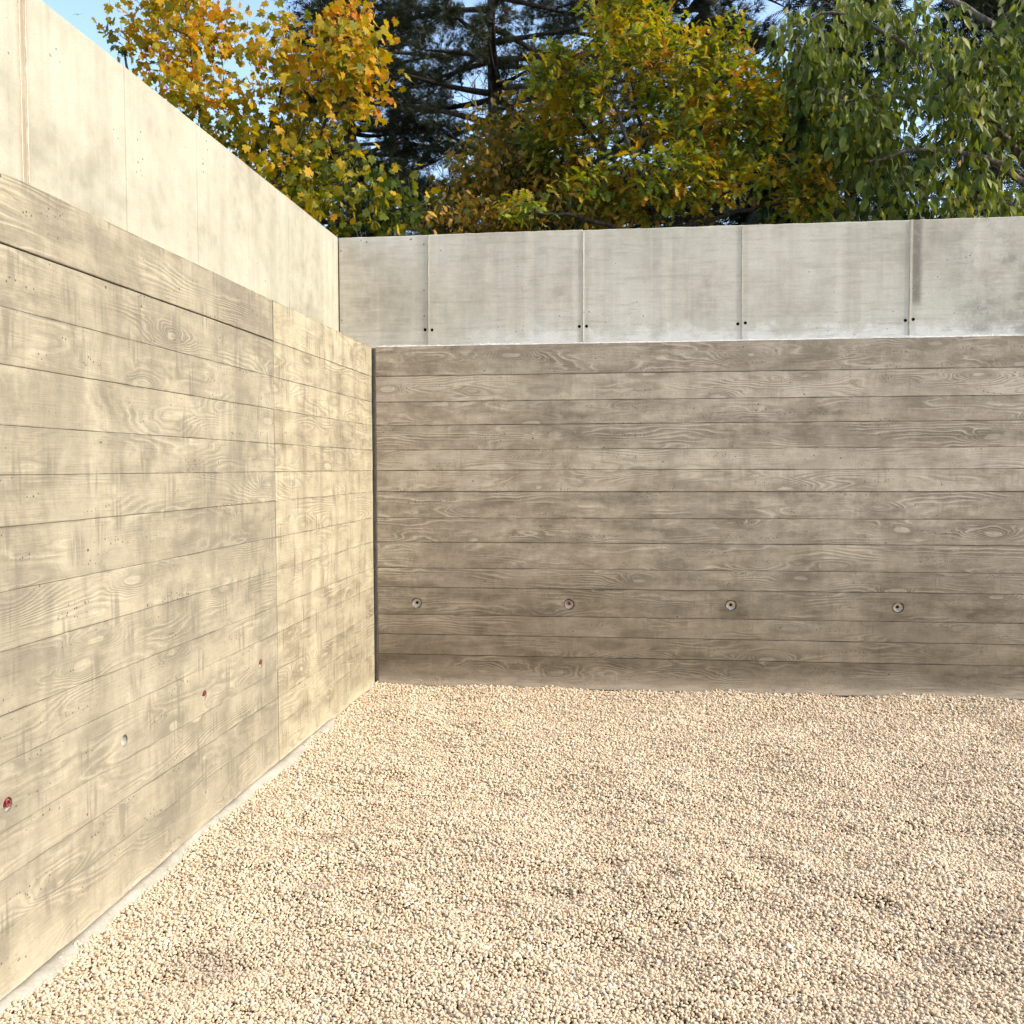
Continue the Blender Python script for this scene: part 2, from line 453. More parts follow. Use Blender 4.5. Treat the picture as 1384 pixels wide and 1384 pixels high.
# ------------------------------------------------------------------ board-marked walls
def course_boards(parent, mat, seed, start, length, rz, base_xy, ties, tie_row=3, open_gap=None):
    """One plank imprint per course; local x runs along the wall."""
    rg = random.Random(seed)
    out = []
    for i in range(len(COURSES) - 1):
        z0, z1 = COURSES[i], COURSES[i + 1]
        gp = 0.0012 if rz == 0.0 else 0.00025
        g0 = gp
        g1 = gp if z1 < H else 0.0
        if open_gap is not None and i == open_gap: g1 = 0.0022
        if open_gap is not None and i == open_gap + 1: g0 = 0.0022
        h = z1 - z0 - g0 - g1
        holes = []
        if i == tie_row:
            for t in ties:
                holes.append((t[0] - start, t[1] - z0 - g0, 0.040 if rz == 0.0 else 0.0225, 0.05))
        me = slab(length, h, holes, bevel=rg.uniform(0.0012, 0.0026) * (1.3 if rz == 0.0 else 1.0), seed=seed * 100 + i, depth=0.028, step=0.16, jit=0.0005)
        me.name = "board"
        o = link("board", me, mat, parent)
        proud = rg.uniform(-0.001, 0.0014)
        if rz == 0.0:
            o.location = (start, -proud, z0 + g0)
        else:
            o.location = (proud, start, z0 + g0)
            o.rotation_euler = (0, 0, rz)
        out.append(o)
    return out

def tie_cone(parent, loc, rz, plug, seed, white=False):
    """Mortar ring sunk in its hole, dark tie hole or a red plastic plug in the middle."""
    bm = bmesh.new()
    prof = [(0.0335, -0.004), (0.031, 0.002), (0.024, 0.010), (0.014, 0.013), (0.0115, 0.013), (0.011, 0.0265)]
    N = 18
    rg = random.Random(seed)
    rings = []
    for (r, y) in prof:
        rings.append([bm.verts.new((r * math.cos(6.2832 * q / N) * rg.uniform(.92, 1.03), y + 0.0075 + rg.uniform(-.0015, .0015), r * math.sin(6.2832 * q / N) * rg.uniform(.92, 1.03))) for q in range(N)])
    for a, b in zip(rings, rings[1:]):
        for q in range(N):
            bm.faces.new([a[q], a[(q + 1) % N], b[(q + 1) % N], b[q]])
    bmesh.ops.recalc_face_normals(bm, faces=bm.faces[:])
    for f in bm.faces: f.smooth = True
    o = bm_obj("tie_cone", bm, 'cone_white' if white else 'cone', parent)
    o.location = loc
    o.rotation_euler = (0, 0, rz)
    o.scale = (0.60, 1, 0.60) if white else (0.98, 1, 0.98)
    bm = bmesh.new()
    if plug:
        # crumpled red tube end, a little proud and torn at the rim
        N2 = 12
        r0 = plug
        prof2 = [(r0 * 0.95, 0.016), (r0, -0.003), (r0 * 0.72, -0.004), (r0 * 0.6, 0.014)]
        rr = [[bm.verts.new((r * math.cos(6.2832 * q / N2) * rg.uniform(.8, 1.15), y + rg.uniform(-.002, .002), r * 1.35 * math.sin(6.2832 * q / N2) * rg.uniform(.8, 1.15))) for q in range(N2)] for (r, y) in prof2]
        for a, b in zip(rr, rr[1:]):
            for q in range(N2):
                bm.faces.new([a[q], a[(q + 1) % N2], b[(q + 1) % N2], b[q]])
        bm.faces.new(rr[-1])
        bmesh.ops.recalc_face_normals(bm, faces=bm.faces[:])
        p = bm_obj("plug", bm, 'red', o)
        p.location = (0, 0, 0.009)
        p["label"] = "torn red plastic tube end in the tie cone"
    else:
        c = bm.verts.new((0, 0.024, 0))
        rr = [bm.verts.new((0.0113 * math.cos(6.2832 * q / 14), 0.0235, 0.0113 * math.sin(6.2832 * q / 14))) for q in range(14)]
        rf = [bm.verts.new((0.0110 * math.cos(6.2832 * q / 14), 0.0185, 0.0110 * math.sin(6.2832 * q / 14))) for q in range(14)]
        for q in range(14):
            bm.faces.new([c, rr[(q + 1) % 14], rr[q]])
            bm.faces.new([rr[q], rr[(q + 1) % 14], rf[(q + 1) % 14], rf[q]])
        bm_obj("tie_hole", bm, 'hole', o)
    return o

left = thing("board_marked_wall", "ochre sunlit concrete wall with plank imprints and red tie plugs, along the left side", "wall")
JY = -1.985
LT = [(-4.242, 0.600, 0.016), (-3.565, 0.600, 0), (-2.885, 0.607, 0.013), (-2.228, 0.613, 0.012), (-4.93, 0.600, 0)]
box("wall_core", (-0.64, YN, -0.3), (-0.029, 0.0, H - 0.003), 'core', left)
course_boards(left, 'board_sunny', 3, YN, JY - 0.002 - YN, math.pi / 2, None, [(t[0], t[1]) for t in LT], open_gap=12)
course_boards(left, 'board_pale', 5, JY + 0.006, -0.003 - JY - 0.006, math.pi / 2, None, [])
for i, t in enumerate(LT):
    tie_cone(left, (0.0, t[0], t[1]), math.pi / 2, t[2], 60 + i, white=True)

back = thing("board_marked_wall", "brown-grey concrete wall with horizontal plank imprints in shade, behind the gravel", "wall")
BT = [(0.319, 0.613, 0), (1.435, 0.617, 0.009), (2.577, 0.627, 0), (3.711, 0.627, 0), (4.85, 0.627, 0), (5.98, 0.627, 0)]
box("wall_core", (-0.64, 0.029, -0.3), (XE, 0.62, H - 0.003), 'core', back)
course_boards(back, 'board_grey', 11, 0.030, XE - 0.030, 0.0, None, [(t[0], t[1]) for t in BT])
for i, t in enumerate(BT):
    tie_cone(back, (t[0], 0.0, t[1]), 0.0, t[2], 80 + i)
box("joint_filler", (0.005, 0.012, -0.05), (0.019, 0.028, H - 0.004), 'joint', back)
box("joint_lip", (0.020, 0.007, -0.05), (0.0285, 0.028, H - 0.006), 'core', back)
# ragged bead of white mortar on the front edge of the ledge
bm = bmesh.new()
rg = random.Random(4)
prev = None
x = 0.05
while x < XE:
    h = 0.006 + 0.010 * max(0.0, math.sin(x * 2.1) * 0.5 + math.sin(x * 7.3 + 1) * 0.4 + rg.uniform(-0.35, 0.6))
    sec = [bm.verts.new(p) for p in ((x, 0.004 + rg.uniform(0, .004), H), (x, 0.010, H + h), (x, 0.024, H + h * 0.9), (x, 0.04, H))]
    if prev:
        for a in range(3):
            bm.faces.new([prev[a], sec[a], sec[a + 1], prev[a + 1]])
    prev = sec
    x += rg.uniform(0.012, 0.04)
bmesh.ops.recalc_face_normals(bm, faces=bm.faces[:])
bm_obj("mortar_bead", bm, 'mortar', back)

# ------------------------------------------------------------------ smooth parapets on top
def fin(parent, p, rz, z0, z1, wd, pr, seed):
    """Ridge of cement paste squeezed out between two form sheets."""
    rg = random.Random(seed)
    bm = bmesh.new()
    prev = None
    n = 26
    for i in range(n + 1):
        z = z0 + (z1 - z0) * i / n
        hw = wd * rg.uniform(0.35, 0.62)
        pp = pr * rg.uniform(0.5, 1.2)
        cx = rg.uniform(-.0015, .0015)
        sec = [bm.verts.new((cx - hw, 0.006, z)), bm.verts.new((cx - hw * .5, -pp, z)), bm.verts.new((cx + hw * .5, -pp * .8, z)), bm.verts.new((cx + hw, 0.006, z))]
        if prev:
            for a in range(3):
                bm.faces.new([prev[a], sec[a], sec[a + 1], prev[a + 1]])
        prev = sec
    bm.faces.new(prev)
    bmesh.ops.recalc_face_normals(bm, faces=bm.faces[:])
    o = bm_obj("joint_ridge", bm, 'fin', parent)
    o.location = p
    o.rotation_euler = (0, 0, rz)
    return o

pb = thing("parapet_wall", "smooth pale grey concrete parapet with paired tie holes, above the shaded wall", "wall", (0, 0, 0))
JX = [-SL + 0.002, 0.369, 1.524, 2.668, 3.831, 4.985, 6.14, 7.30, XE]
box("parapet_core", (-SL - 0.26, SB + 0.029, H - 0.0028), (XE, SB + 0.26, T - 0.004), 'core', pb)
rg = random.Random(9)
for i in range(len(JX) - 1):
    x0, x1 = JX[i] + 0.0015, JX[i + 1] - 0.0015
    W = x1 - x0
    zc = 2.637 - H
    dz = rg.uniform(-0.004, 0.003)
    hs = []
    if i > 0: hs.append((0.0235, zc + rg.uniform(-.004, .004), 0.0115, 0.0165))
    hs.append((W - 0.0265, zc + rg.uniform(-.004, .004), 0.0115, 0.0165))
    me = slab(W, T - H + dz, hs, bevel=0.004, seed=500 + i, step=0.07, depth=0.028, jit=0.0016)
    me.materials.append(M['smooth_back'])
    me.materials.append(M['hole'])
    for p in me.polygons:                          # inside of the tie holes
        if len(p.vertices) == 16:
            p.material_index = 1
        c = p.center
        if len(p.vertices) == 4 and 0.010 < c.y < 0.0285 and any(math.hypot(c.x - h_[0], c.z - h_[1]) < 0.0125 for h_ in hs):
            p.material_index = 1
    me.name = "panel"
    o = link("panel", me, None, pb)
    o.location = (x0, SB - rg.uniform(-0.001, 0.002), H)
    if 0 < i:
        fin(pb, (JX[i], SB - 0.003, 0), 0.0, H + 0.02 + rg.uniform(0, .04), T - 0.006, 0.009, 0.0022, 700 + i)
# nail dimples round the narrow first panel
for (nx_, nz_) in ((-0.30, 3.24), (-0.30, 2.72), (0.335, 3.27), (0.335, 2.93), (0.335, 2.74), (-0.10, 3.30), (0.24, 3.31)):
    bm = bmesh.new()
    c = bm.verts.new((0, -0.0012, 0))
    rr = [bm.verts.new((0.0055 * math.cos(6.2832 * q / 8), -0.0012, 0.0055 * math.sin(6.2832 * q / 8))) for q in range(8)]
    r3 = [bm.verts.new((0.0065 * math.cos(6.2832 * q / 8), 0.004, 0.0065 * math.sin(6.2832 * q / 8))) for q in range(8)]
    for q in range(8):
        bm.faces.new([c, rr[q], rr[(q + 1) % 8]])
        bm.faces.new([rr[q], r3[q], r3[(q + 1) % 8], rr[(q + 1) % 8]])
    o = bm_obj("nail_mark", bm, 'joint', pb)
    o.location = (nx_, SB - 0.002, nz_)

pl = thing("parapet_wall", "smooth cream concrete parapet in bright sun, above the ochre left wall", "wall")
JYL = [YN, -7.9, -7.18, -6.46, -5.74, -5.02, -4.30, -3.575, -2.862, -2.160, -1.490, -0.820, -0.107, SB - 0.003]
box("parapet_core", (-SL - 0.26, YN, H - 0.0026), (-SL - 0.029, SB + 0.028, T - 0.004), 'core', pl)
for i in range(len(JYL) - 1):
    y0, y1 = JYL[i] + 0.0008, JYL[i + 1] - 0.0008
    me = slab(y1 - y0, T - H, (), bevel=0.0026, seed=900 + i, step=0.09, jit=0.0012)
    me.name = "panel"
    o = link("panel", me, 'smooth_left', pl)
    o.location = (-SL + rg.uniform(-0.0006, 0.0008), y0, H)
    o.rotation_euler = (0, 0, math.pi / 2)
for dy in (-0.022, 0.014):
    fin(pl, (-SL + 0.002, -3.575 + dy, 0), math.pi / 2, H + 0.005, T - 0.01, 0.009, 0.003, 720 + int(dy * 1000))

# pale footing showing between the left wall and the gravel
def footing(y0, y1, seed, label):
    rg = random.Random(seed)
    bm = bmesh.new()
    prev = None
    n = max(6, int((y1 - y0) / 0.05))
    ph = rg.uniform(0, 6)
    for i in range(n + 1):
        y = y0 + (y1 - y0) * i / n
        wd = 0.030 + 0.010 * math.sin(y * 3.1 + ph) + 0.009 * math.sin(y * 9.0) + rg.uniform(-.006, .006)
        hh = 0.036 + 0.006 * math.sin(y * 2.3 + ph) + rg.uniform(-.002, .002)
        taper = min(1.0, (i + 0.3) / 3.0, (n - i + 0.3) / 3.0)
        sec = [bm.verts.new(p) for p in ((-0.004, y, -0.06), (-0.004, y, (hh + 0.002) * taper), (wd * 0.45 * taper + 0.005, y, (hh - 0.004) * taper), (wd * taper + 0.005, y, (hh - 0.016) * taper), (wd * taper + 0.012, y, -0.06))]
        if prev:
            for a in range(4):
                bm.faces.new([prev[a], sec[a], sec[a + 1], prev[a + 1]])
        else:
            bm.faces.new(sec)
        prev = sec
    bm.faces.new(prev)
    bmesh.ops.recalc_face_normals(bm, faces=bm.faces[:])
    for f in bm.faces: f.smooth = True
    o = bm_obj("footing", bm, 'footing', None)
    tag(o, label, "footing")
    return o
footing(-7.5, -0.95, 21, "long pale concrete footing strip between ochre left wall and gravel")
footing(-0.17, -0.02, 22, "short lump of pale concrete at the foot of the wall corner")

# ------------------------------------------------------------------ gravel: rounded pebbles
def pebble_mat():
    k = NT("pebble")
    rnd = k.n("ObjectInfo").outputs["Random"]
    pos = k.n("NewGeometry").outputs["Position"]
    col = k.ramp(rnd, [(0.0, (0.39, 0.285, 0.175)), (0.08, (0.50, 0.385, 0.258)), (0.45, (0.555, 0.438, 0.298)), (0.85, (0.61, 0.490, 0.345)), (0.96, (0.69, 0.59, 0.47)), (1.0, (0.45, 0.37, 0.30))])
    # soft brown clouds, and darker grey-brown patches at the near left
    cloud = k.noise(pos, 0.9, 4.0, 0.6)
    col = k.mix(k.step(cloud, 0.55, 0.75, 0.0, 0.22), col, (0.44, 0.33, 0.225))
    d = None
    for (c, r) in (((0.50, -3.95, 0.0), 0.20), ((0.66, -3.38, 0.0), 0.13), ((0.56, -2.93, 0.0), 0.11)):
        dv = k.n("VectorMath", {0: pos, 1: c}, operation='DISTANCE').outputs["Value"]
        dv = k.add(dv, k.mul(k.sub(k.noise(pos, 9.0, 3.0, 0.6), 0.5), 0.22))
        s = k.step(dv, r, r * 0.1, 0.0, 0.5)
        d = s if d is None else k.math('MAXIMUM', d, s)
    col = k.mix(d, col, (0.26, 0.21, 0.175))
    n = k.noise(pos, 160.0, 2.0)
    col = k.mix(k.step(n, 0.4, 0.75, 0.0, 0.25), col, (0.44, 0.32, 0.21))
    return k.finish(col, 0.72, n, 0.2, 0.002, 0.3)
M['pebble'] = pebble_mat()
pcol = bpy.data.collections.new("pebble_shapes")
rg = random.Random(31)
for v in range(10):
    bm = bmesh.new()
    bmesh.ops.create_icosphere(bm, subdivisions=2, radius=0.5)
    ph = [rg.uniform(0, 6.28) for _ in range(6)]
    sx, sy, sz = rg.uniform(0.95, 1.35), rg.uniform(0.78, 1.0), rg.uniform(0.52, 0.82)
    for vt in bm.verts:
        c = vt.co
        s = 1 + 0.10 * math.sin(5 * c.x + ph[0]) + 0.09 * math.sin(6 * c.y + ph[1]) + 0.09 * math.sin(5 * c.z + 3 * c.x + ph[2]) + 0.06 * math.sin(9 * c.x + 8 * c.y + ph[3])
        vt.co = Vector((c.x * sx, c.y * sy, c.z * sz)) * s
    for f in bm.faces: f.smooth = True
    me = bpy.data.meshes.new("pebble")
    bm.to_mesh(me); bm.free()
    me.materials.append(M['pebble'])
    pcol.objects.link(bpy.data.objects.new("pebble", me))

def pebble_points():
    rs = np.random.RandomState(5)
    P, SC = [], []
    y = -0.004
    while y > -6.2:
        s = 0.0140 + (0.0098 - 0.0140) * min(1.0, -y / 4.6)
        xmax = 1.9 + 4.9
        n = int(xmax / s)
        xs = (np.arange(n) + 0.5) * s + rs.uniform(-0.33, 0.33, n) * s + rs.uniform(0, s)
        ys = y + rs.uniform(-0.36, 0.36, n) * s
        P.append(np.stack([xs, ys], 1)); SC.append(np.full(n, s))
        y -= s * 0.83
    P = np.concatenate(P); SC = np.concatenate(SC)
    # only the ground a camera near the photograph's could see
    d = P[:, 1] + 6.8749
    keep = (P[:, 0] > 0.012) & (P[:, 1] < -0.006) & (d > 1.6) & (np.abs(P[:, 0] - (1.83 - 0.116 * d)) < 0.62 * d + 1.3)
    P, SC = P[keep], SC[keep]
    n = len(P)
    z = gz(P[:, 0], P[:, 1]) + rs.uniform(-0.32, 0.20, n) * SC
    # a thin scatter of loose ones on top
    m = rs.rand(n) < 0.22
    P2 = P[m] + rs.uniform(-0.5, 0.5, (m.sum(), 2)) * SC[m][:, None]
    P2[:, 1] = np.minimum(P2[:, 1], -0.008); P2[:, 0] = np.maximum(P2[:, 0], 0.014)
    z2 = gz(P2[:, 0], P2[:, 1]) + SC[m] * rs.uniform(0.35, 0.75, m.sum())
    P = np.concatenate([P, P2]); z = np.concatenate([z, z2]); SC = np.concatenate([SC, SC[m]])
    size = SC * np.clip(np.exp(rs.normal(0.10, 0.19, len(P))), 0.6, 1.9)
    rot = np.stack([rs.normal(0, 0.45, len(P)), rs.normal(0, 0.45, len(P)), rs.uniform(0, 6.28, len(P))], 1)
    return np.column_stack([P, z]), size, rot, rs.randint(0, 10, len(P))
pp, psz, prt, pidx = pebble_points()
me = bpy.data.meshes.new("gravel")
me.vertices.add(len(pp))
me.vertices.foreach_set("co", pp.astype(np.float32).ravel())
a = me.attributes.new("psize", 'FLOAT', 'POINT'); a.data.foreach_set("value", psz.astype(np.float32))
a = me.attributes.new("prot", 'FLOAT_VECTOR', 'POINT'); a.data.foreach_set("vector", prt.astype(np.float32).ravel())
a = me.attributes.new("pidx", 'INT', 'POINT'); a.data.foreach_set("value", pidx.astype(np.int32))
gravel = link("gravel", me, 'pebble')
tag(gravel, "beige rounded gravel covering the floor of the court", "gravel", kind="stuff")
ng = bpy.data.node_groups.new("scatter_pebbles", 'GeometryNodeTree')
ng.interface.new_socket("Geometry", in_out='INPUT', socket_type='NodeSocketGeometry')
ng.interface.new_socket("Geometry", in_out='OUTPUT', socket_type='NodeSocketGeometry')
gi = ng.nodes.new("NodeGroupInput"); go = ng.nodes.new("NodeGroupOutput")
ci = ng.nodes.new("GeometryNodeCollectionInfo")
ci.inputs[0].default_value = pcol
ci.inputs[1].default_value = True
ci.inputs[2].default_value = True
iop = ng.nodes.new("GeometryNodeInstanceOnPoints")
iop.inputs["Pick Instance"].default_value = True
def named(nm, typ):
    nd = ng.nodes.new("GeometryNodeInputNamedAttribute")
    nd.data_type = typ
    nd.inputs[0].default_value = nm
    return [o_ for o_ in nd.outputs if o_.enabled and o_.name == "Attribute"][0]
ng.links.new(gi.outputs[0], iop.inputs["Points"])
ng.links.new(ci.outputs[0], iop.inputs["Instance"])
ng.links.new(named("pidx", 'INT'), iop.inputs["Instance Index"])
e2r = ng.nodes.new("FunctionNodeEulerToRotation")
ng.links.new(named("prot", 'FLOAT_VECTOR'), e2r.inputs[0])
ng.links.new(e2r.outputs[0], iop.inputs["Rotation"])
ng.links.new(named("psize", 'FLOAT'), iop.inputs["Scale"])
ng.links.new(iop.outputs[0], go.inputs[0])
gravel.modifiers.new("pebbles", 'NODES').node_group = ng

# ------------------------------------------------------------------ vegetation helpers
def leaf_mat(name, stops, trans=0.4, height=None, noise_scale=1.1, noise_amt=0.75, rough=0.55, spec=0.12):
    """Leaf colour from a ramp: every leaf has its own value, drifting over the crown."""
    k = NT(name)
    at = k.n("Attribute", attribute_name="tone").outputs["Fac"]
    rnd = k.n("ObjectInfo").outputs["Random"]
    pos = k.n("NewGeometry").outputs["Position"]
    v = k.math('FRACT', k.add(at, rnd))
    cl = k.sub(k.noise(pos, noise_scale, 2.0, 0.6), 0.5)
    v = k.add(k.mul(v, 0.55), k.add(k.mul(cl, noise_amt * 1.6), 0.22))
    if height:
        z = k.sep(pos)[2]
        v = k.add(v, k.step(z, height[0], height[1], height[2], height[3]))
    v = k.math('ADD', v, 0.0, clamp=True)
    col = k.ramp(v, stops)
    fine = k.noise(pos, 55.0, 2.0)
    col = k.mix(k.step(fine, 0.45, 0.75, 0.0, 0.28), col, (0.10, 0.065, 0.02))
    b = k.n("BsdfPrincipled", {"Base Color": col, "Roughness": rough, "Specular IOR Level": spec})
    sat = k.n("HueSaturation", {"Saturation": 1.15, "Value": 1.25, "Color": col}).outputs[0]
    t = k.n("BsdfTranslucent", {"Color": sat})
    mx = k.n("MixShader", {0: trans, 1: b.outputs[0], 2: t.outputs[0]})
    k.t.links.new(mx.outputs[0], k.out.inputs[0])
    return k.m
def bark_mat(name, a, b):
    k = NT(name)
    pos = k.n("NewGeometry").outputs["Position"]
    x, y, z = k.sep(pos)
    n = k.noise(k.vec(k.mul(x, 30.0), k.mul(y, 30.0), k.mul(z, 6.0)), 1.0, 4.0, 0.65)
    return k.finish(k.mix(k.step(n, 0.35, 0.65), a, b), 0.9, n, 0.7, 0.01)
M['bark_dark'] = bark_mat("bark_dark", (0.022, 0.017, 0.013), (0.07, 0.055, 0.042))
M['bark_grey'] = bark_mat("bark_grey", (0.07, 0.055, 0.042), (0.20, 0.165, 0.13))
M['maple_leaf'] = leaf_mat("maple_leaf", [(0.0, (0.04, 0.070, 0.014)), (0.25, (0.10, 0.130, 0.018)), (0.45, (0.27, 0.235, 0.018)), (0.66, (0.50, 0.33, 0.016)), (0.86, (0.56, 0.25, 0.012)), (1.0, (0.50, 0.155, 0.018))], 0.42, (3.6, 5.8, -0.18, 0.12))
M['oak_leaf'] = leaf_mat("oak_leaf", [(0.0, (0.055, 0.10, 0.024)), (0.28, (0.15, 0.20, 0.030)), (0.50, (0.31, 0.31, 0.035)), (0.66, (0.46, 0.33, 0.03)), (0.84, (0.50, 0.23, 0.022)), (1.0, (0.34, 0.13, 0.025))], 0.38, None, 2.4, 0.95)
M['cherry_leaf'] = leaf_mat("cherry_leaf", [(0.0, (0.034, 0.058, 0.012)), (0.40, (0.090, 0.125, 0.022)), (0.68, (0.19, 0.22, 0.040)), (0.86, (0.34, 0.31, 0.05)), (0.95, (0.50, 0.26, 0.03)), (1.0, (0.48, 0.18, 0.03))], 0.42, None, 1.5, 0.45, 0.5, 0.22)
M['shrub_leaf'] = leaf_mat("shrub_leaf", [(0.0, (0.028, 0.048, 0.014)), (0.30, (0.08, 0.09, 0.02)), (0.52, (0.22, 0.15, 0.03)), (0.75, (0.40, 0.22, 0.04)), (1.0, (0.55, 0.36, 0.04))], 0.35, None, 1.6, 0.9)
M['needle'] = leaf_mat("pine_needle", [(0.0, (0.012, 0.019, 0.008)), (0.5, (0.028, 0.040, 0.015)), (0.8, (0.055, 0.066, 0.024)), (1.0, (0.12, 0.08, 0.035))], 0.12, None, 0.9, 0.6, 0.55, 0.3)
M['conifer'] = leaf_mat("conifer_spray", [(0.0, (0.010, 0.020, 0.008)), (0.5, (0.022, 0.038, 0.014)), (1.0, (0.06, 0.075, 0.028))], 0.15, None, 0.8, 0.5, 0.5, 0.3)

class Mesh:
    """Collects vertices and faces as arrays, builds one mesh."""
    def __init__(self):
        self.v, self.f, self.tone, self.n = [], [], [], 0
    def tube(self, pts, rads, sides=5):
        pts = [np.asarray(p, float) for p in pts]
        m = len(pts)
        vs_ = np.zeros((m * sides, 3))
        for i, p in enumerate(pts):
            d = pts[min(i + 1, m - 1)] - pts[max(i - 1, 0)]
            d = d / (np.linalg.norm(d) + 1e-9)
            a = np.cross(d, (0.31, 0.87, 0.38)); a /= (np.linalg.norm(a) + 1e-9)
            b = np.cross(d, a)
            for q in range(sides):
                t = 6.28319 * q / sides
                vs_[i * sides + q] = p + rads[i] * (math.cos(t) * a + math.sin(t) * b)
        fs = []
        for i in range(m - 1):
            for q in range(sides):
                fs.append((self.n + i * sides + q, self.n + i * sides + (q + 1) % sides, self.n + (i + 1) * sides + (q + 1) % sides, self.n + (i + 1) * sides + q))
        self.v.append(vs_); self.f += fs; self.n += m * sides
    def leaves(self, tmpl, pos, ax, nr, scale, tone):
        """tmpl: (verts with y along the leaf, z its normal; faces)"""
        tv, tf = tmpl
        k = len(pos)
        if not k: return
        bx, by, bz = basis(ax, nr)
        sc = np.asarray(scale).reshape(k, 1, 1)
        vs_ = pos[:, None, :] + sc * (tv[None, :, 0:1] * bx[:, None, :] + tv[None, :, 1:2] * by[:, None, :] + tv[None, :, 2:3] * bz[:, None, :])
        nv = len(tv)
        self.v.append(vs_.reshape(-1, 3))
        base = self.n + np.arange(k) * nv
        for f in tf:
            arr = base[:, None] + np.asarray(f)[None, :]
            self.f += [tuple(r) for r in arr.tolist()]
        self.tone.append((self.n, k * nv, np.repeat(np.asarray(tone), nv)))
        self.n += k * nv
    def build(self, name, mat, parent=None, smooth=True):
        me = bpy.data.meshes.new(name)
        me.from_pydata(np.concatenate(self.v).tolist(), [], self.f)
        if self.tone:
            arr = np.zeros(self.n, np.float32)
            for (s, n, t) in self.tone: arr[s:s + n] = t
            a = me.attributes.new("tone", 'FLOAT', 'POINT')
            a.data.foreach_set("value", arr)
        if smooth:
            me.polygons.foreach_set("use_smooth", [True] * len(me.polygons))
        return link(name, me, mat, parent)
def basis(ax, nr):
    by = ax / (np.linalg.norm(ax, axis=1, keepdims=True) + 1e-9)
    bz = nr - (nr * by).sum(1, keepdims=True) * by
    bz = bz / (np.linalg.norm(bz, axis=1, keepdims=True) + 1e-9)
    bx = np.cross(by, bz)
    return bx, by, bz

def ribbed_leaf(stations, fold=0.18, droop=0.25):
    """stations: (t, half width) along the midrib; folded along it and curved."""
    v, f = [], []
    for (t, wd) in stations:
        z = -droop * t * t
        v += [(-wd, t, z + fold * wd), (0.0, t, z), (wd, t, z + fold * wd)]
    for i in range(len(stations) - 1):
        a, b = 3 * i, 3 * i + 3
        f += [(a, a + 1, b + 1, b), (a + 1, a + 2, b + 2, b + 1)]
    return np.array(v, float), f
OAK_LEAF = ribbed_leaf([(0.0, 0.01), (0.12, 0.03), (0.24, 0.17), (0.33, 0.05), (0.46, 0.27), (0.55, 0.08), (0.68, 0.31), (0.78, 0.11), (0.89, 0.21), (1.0, 0.04)], 0.25, 0.30)
CHERRY_LEAF = ribbed_leaf([(0.0, 0.008), (0.14, 0.012), (0.26, 0.12), (0.45, 0.21), (0.65, 0.19), (0.85, 0.085), (1.0, 0.004)], 0.45, 0.18)
SMALL_LEAF = ribbed_leaf([(0.0, 0.02), (0.25, 0.20), (0.55, 0.27), (0.82, 0.14), (1.0, 0.01)], 0.3, 0.2)
def maple_leaf():
    # five pointed lobes around the top of the stalk
    tips = [(-155, .42), (-128, .40), (-104, .58), (-86, .72), (-70, .52), (-54, .66), (-40, .90), (-29, .66), (-18, .70), (-8, .90), (0, 1.02)]
    out = [(a, r) for a, r in tips] + [(-a, r) for a, r in reversed(tips[:-1])]
    v = [(0.0, 0.0, 0.0)]
    for a, r in out:
        x, y = 0.62 * r * math.sin(R(a)), 0.62 * r * math.cos(R(a))
        v.append((x, y, 0.10 * abs(x) - 0.28 * (x * x + y * y)))
    f = [(0, i + 1, i) for i in range(1, len(v) - 1)]
    # stalk
    n = len(v)
    v += [(-0.012, -0.55, 0.12), (0.012, -0.55, 0.12), (0.012, 0.0, 0.0), (-0.012, 0.0, 0.0)]
    f.append((n, n + 1, n + 2, n + 3))
    return np.array(v, float), f
MAPLE_LEAF = maple_leaf()

def leaf_mesh(tmpl, mat, nm):
    me = bpy.data.meshes.new(nm)
    me.from_pydata(tmpl[0].tolist(), [], tmpl[1])
    me.polygons.foreach_set("use_smooth", [True] * len(me.polygons))
    a = me.attributes.new("tone", 'FLOAT', 'POINT')
    me.materials.append(M[mat])
    return me

def bezier(p0, p1, p2, n):
    t = np.linspace(0, 1, n)[:, None]
    return (1 - t) ** 2 * p0 + 2 * t * (1 - t) * p1 + t ** 2 * p2

def resample(pts, step):
    pts = np.asarray(pts, float)
    out = [pts[0]]
    for a, b in zip(pts, pts[1:]):
        n = max(1, int(np.linalg.norm(b - a) / step))
        for i in range(1, n + 1): out.append(a + (b - a) * i / n)
    return np.array(out)

def smooth_line(pts, it=2):
    pts = np.asarray(pts, float)
    for _ in range(it):
        q = [pts[0]]
        for a, b in zip(pts, pts[1:]):
            q += [a * 0.75 + b * 0.25, a * 0.25 + b * 0.75]
        q.append(pts[-1])
        pts = np.array(q)
    return pts

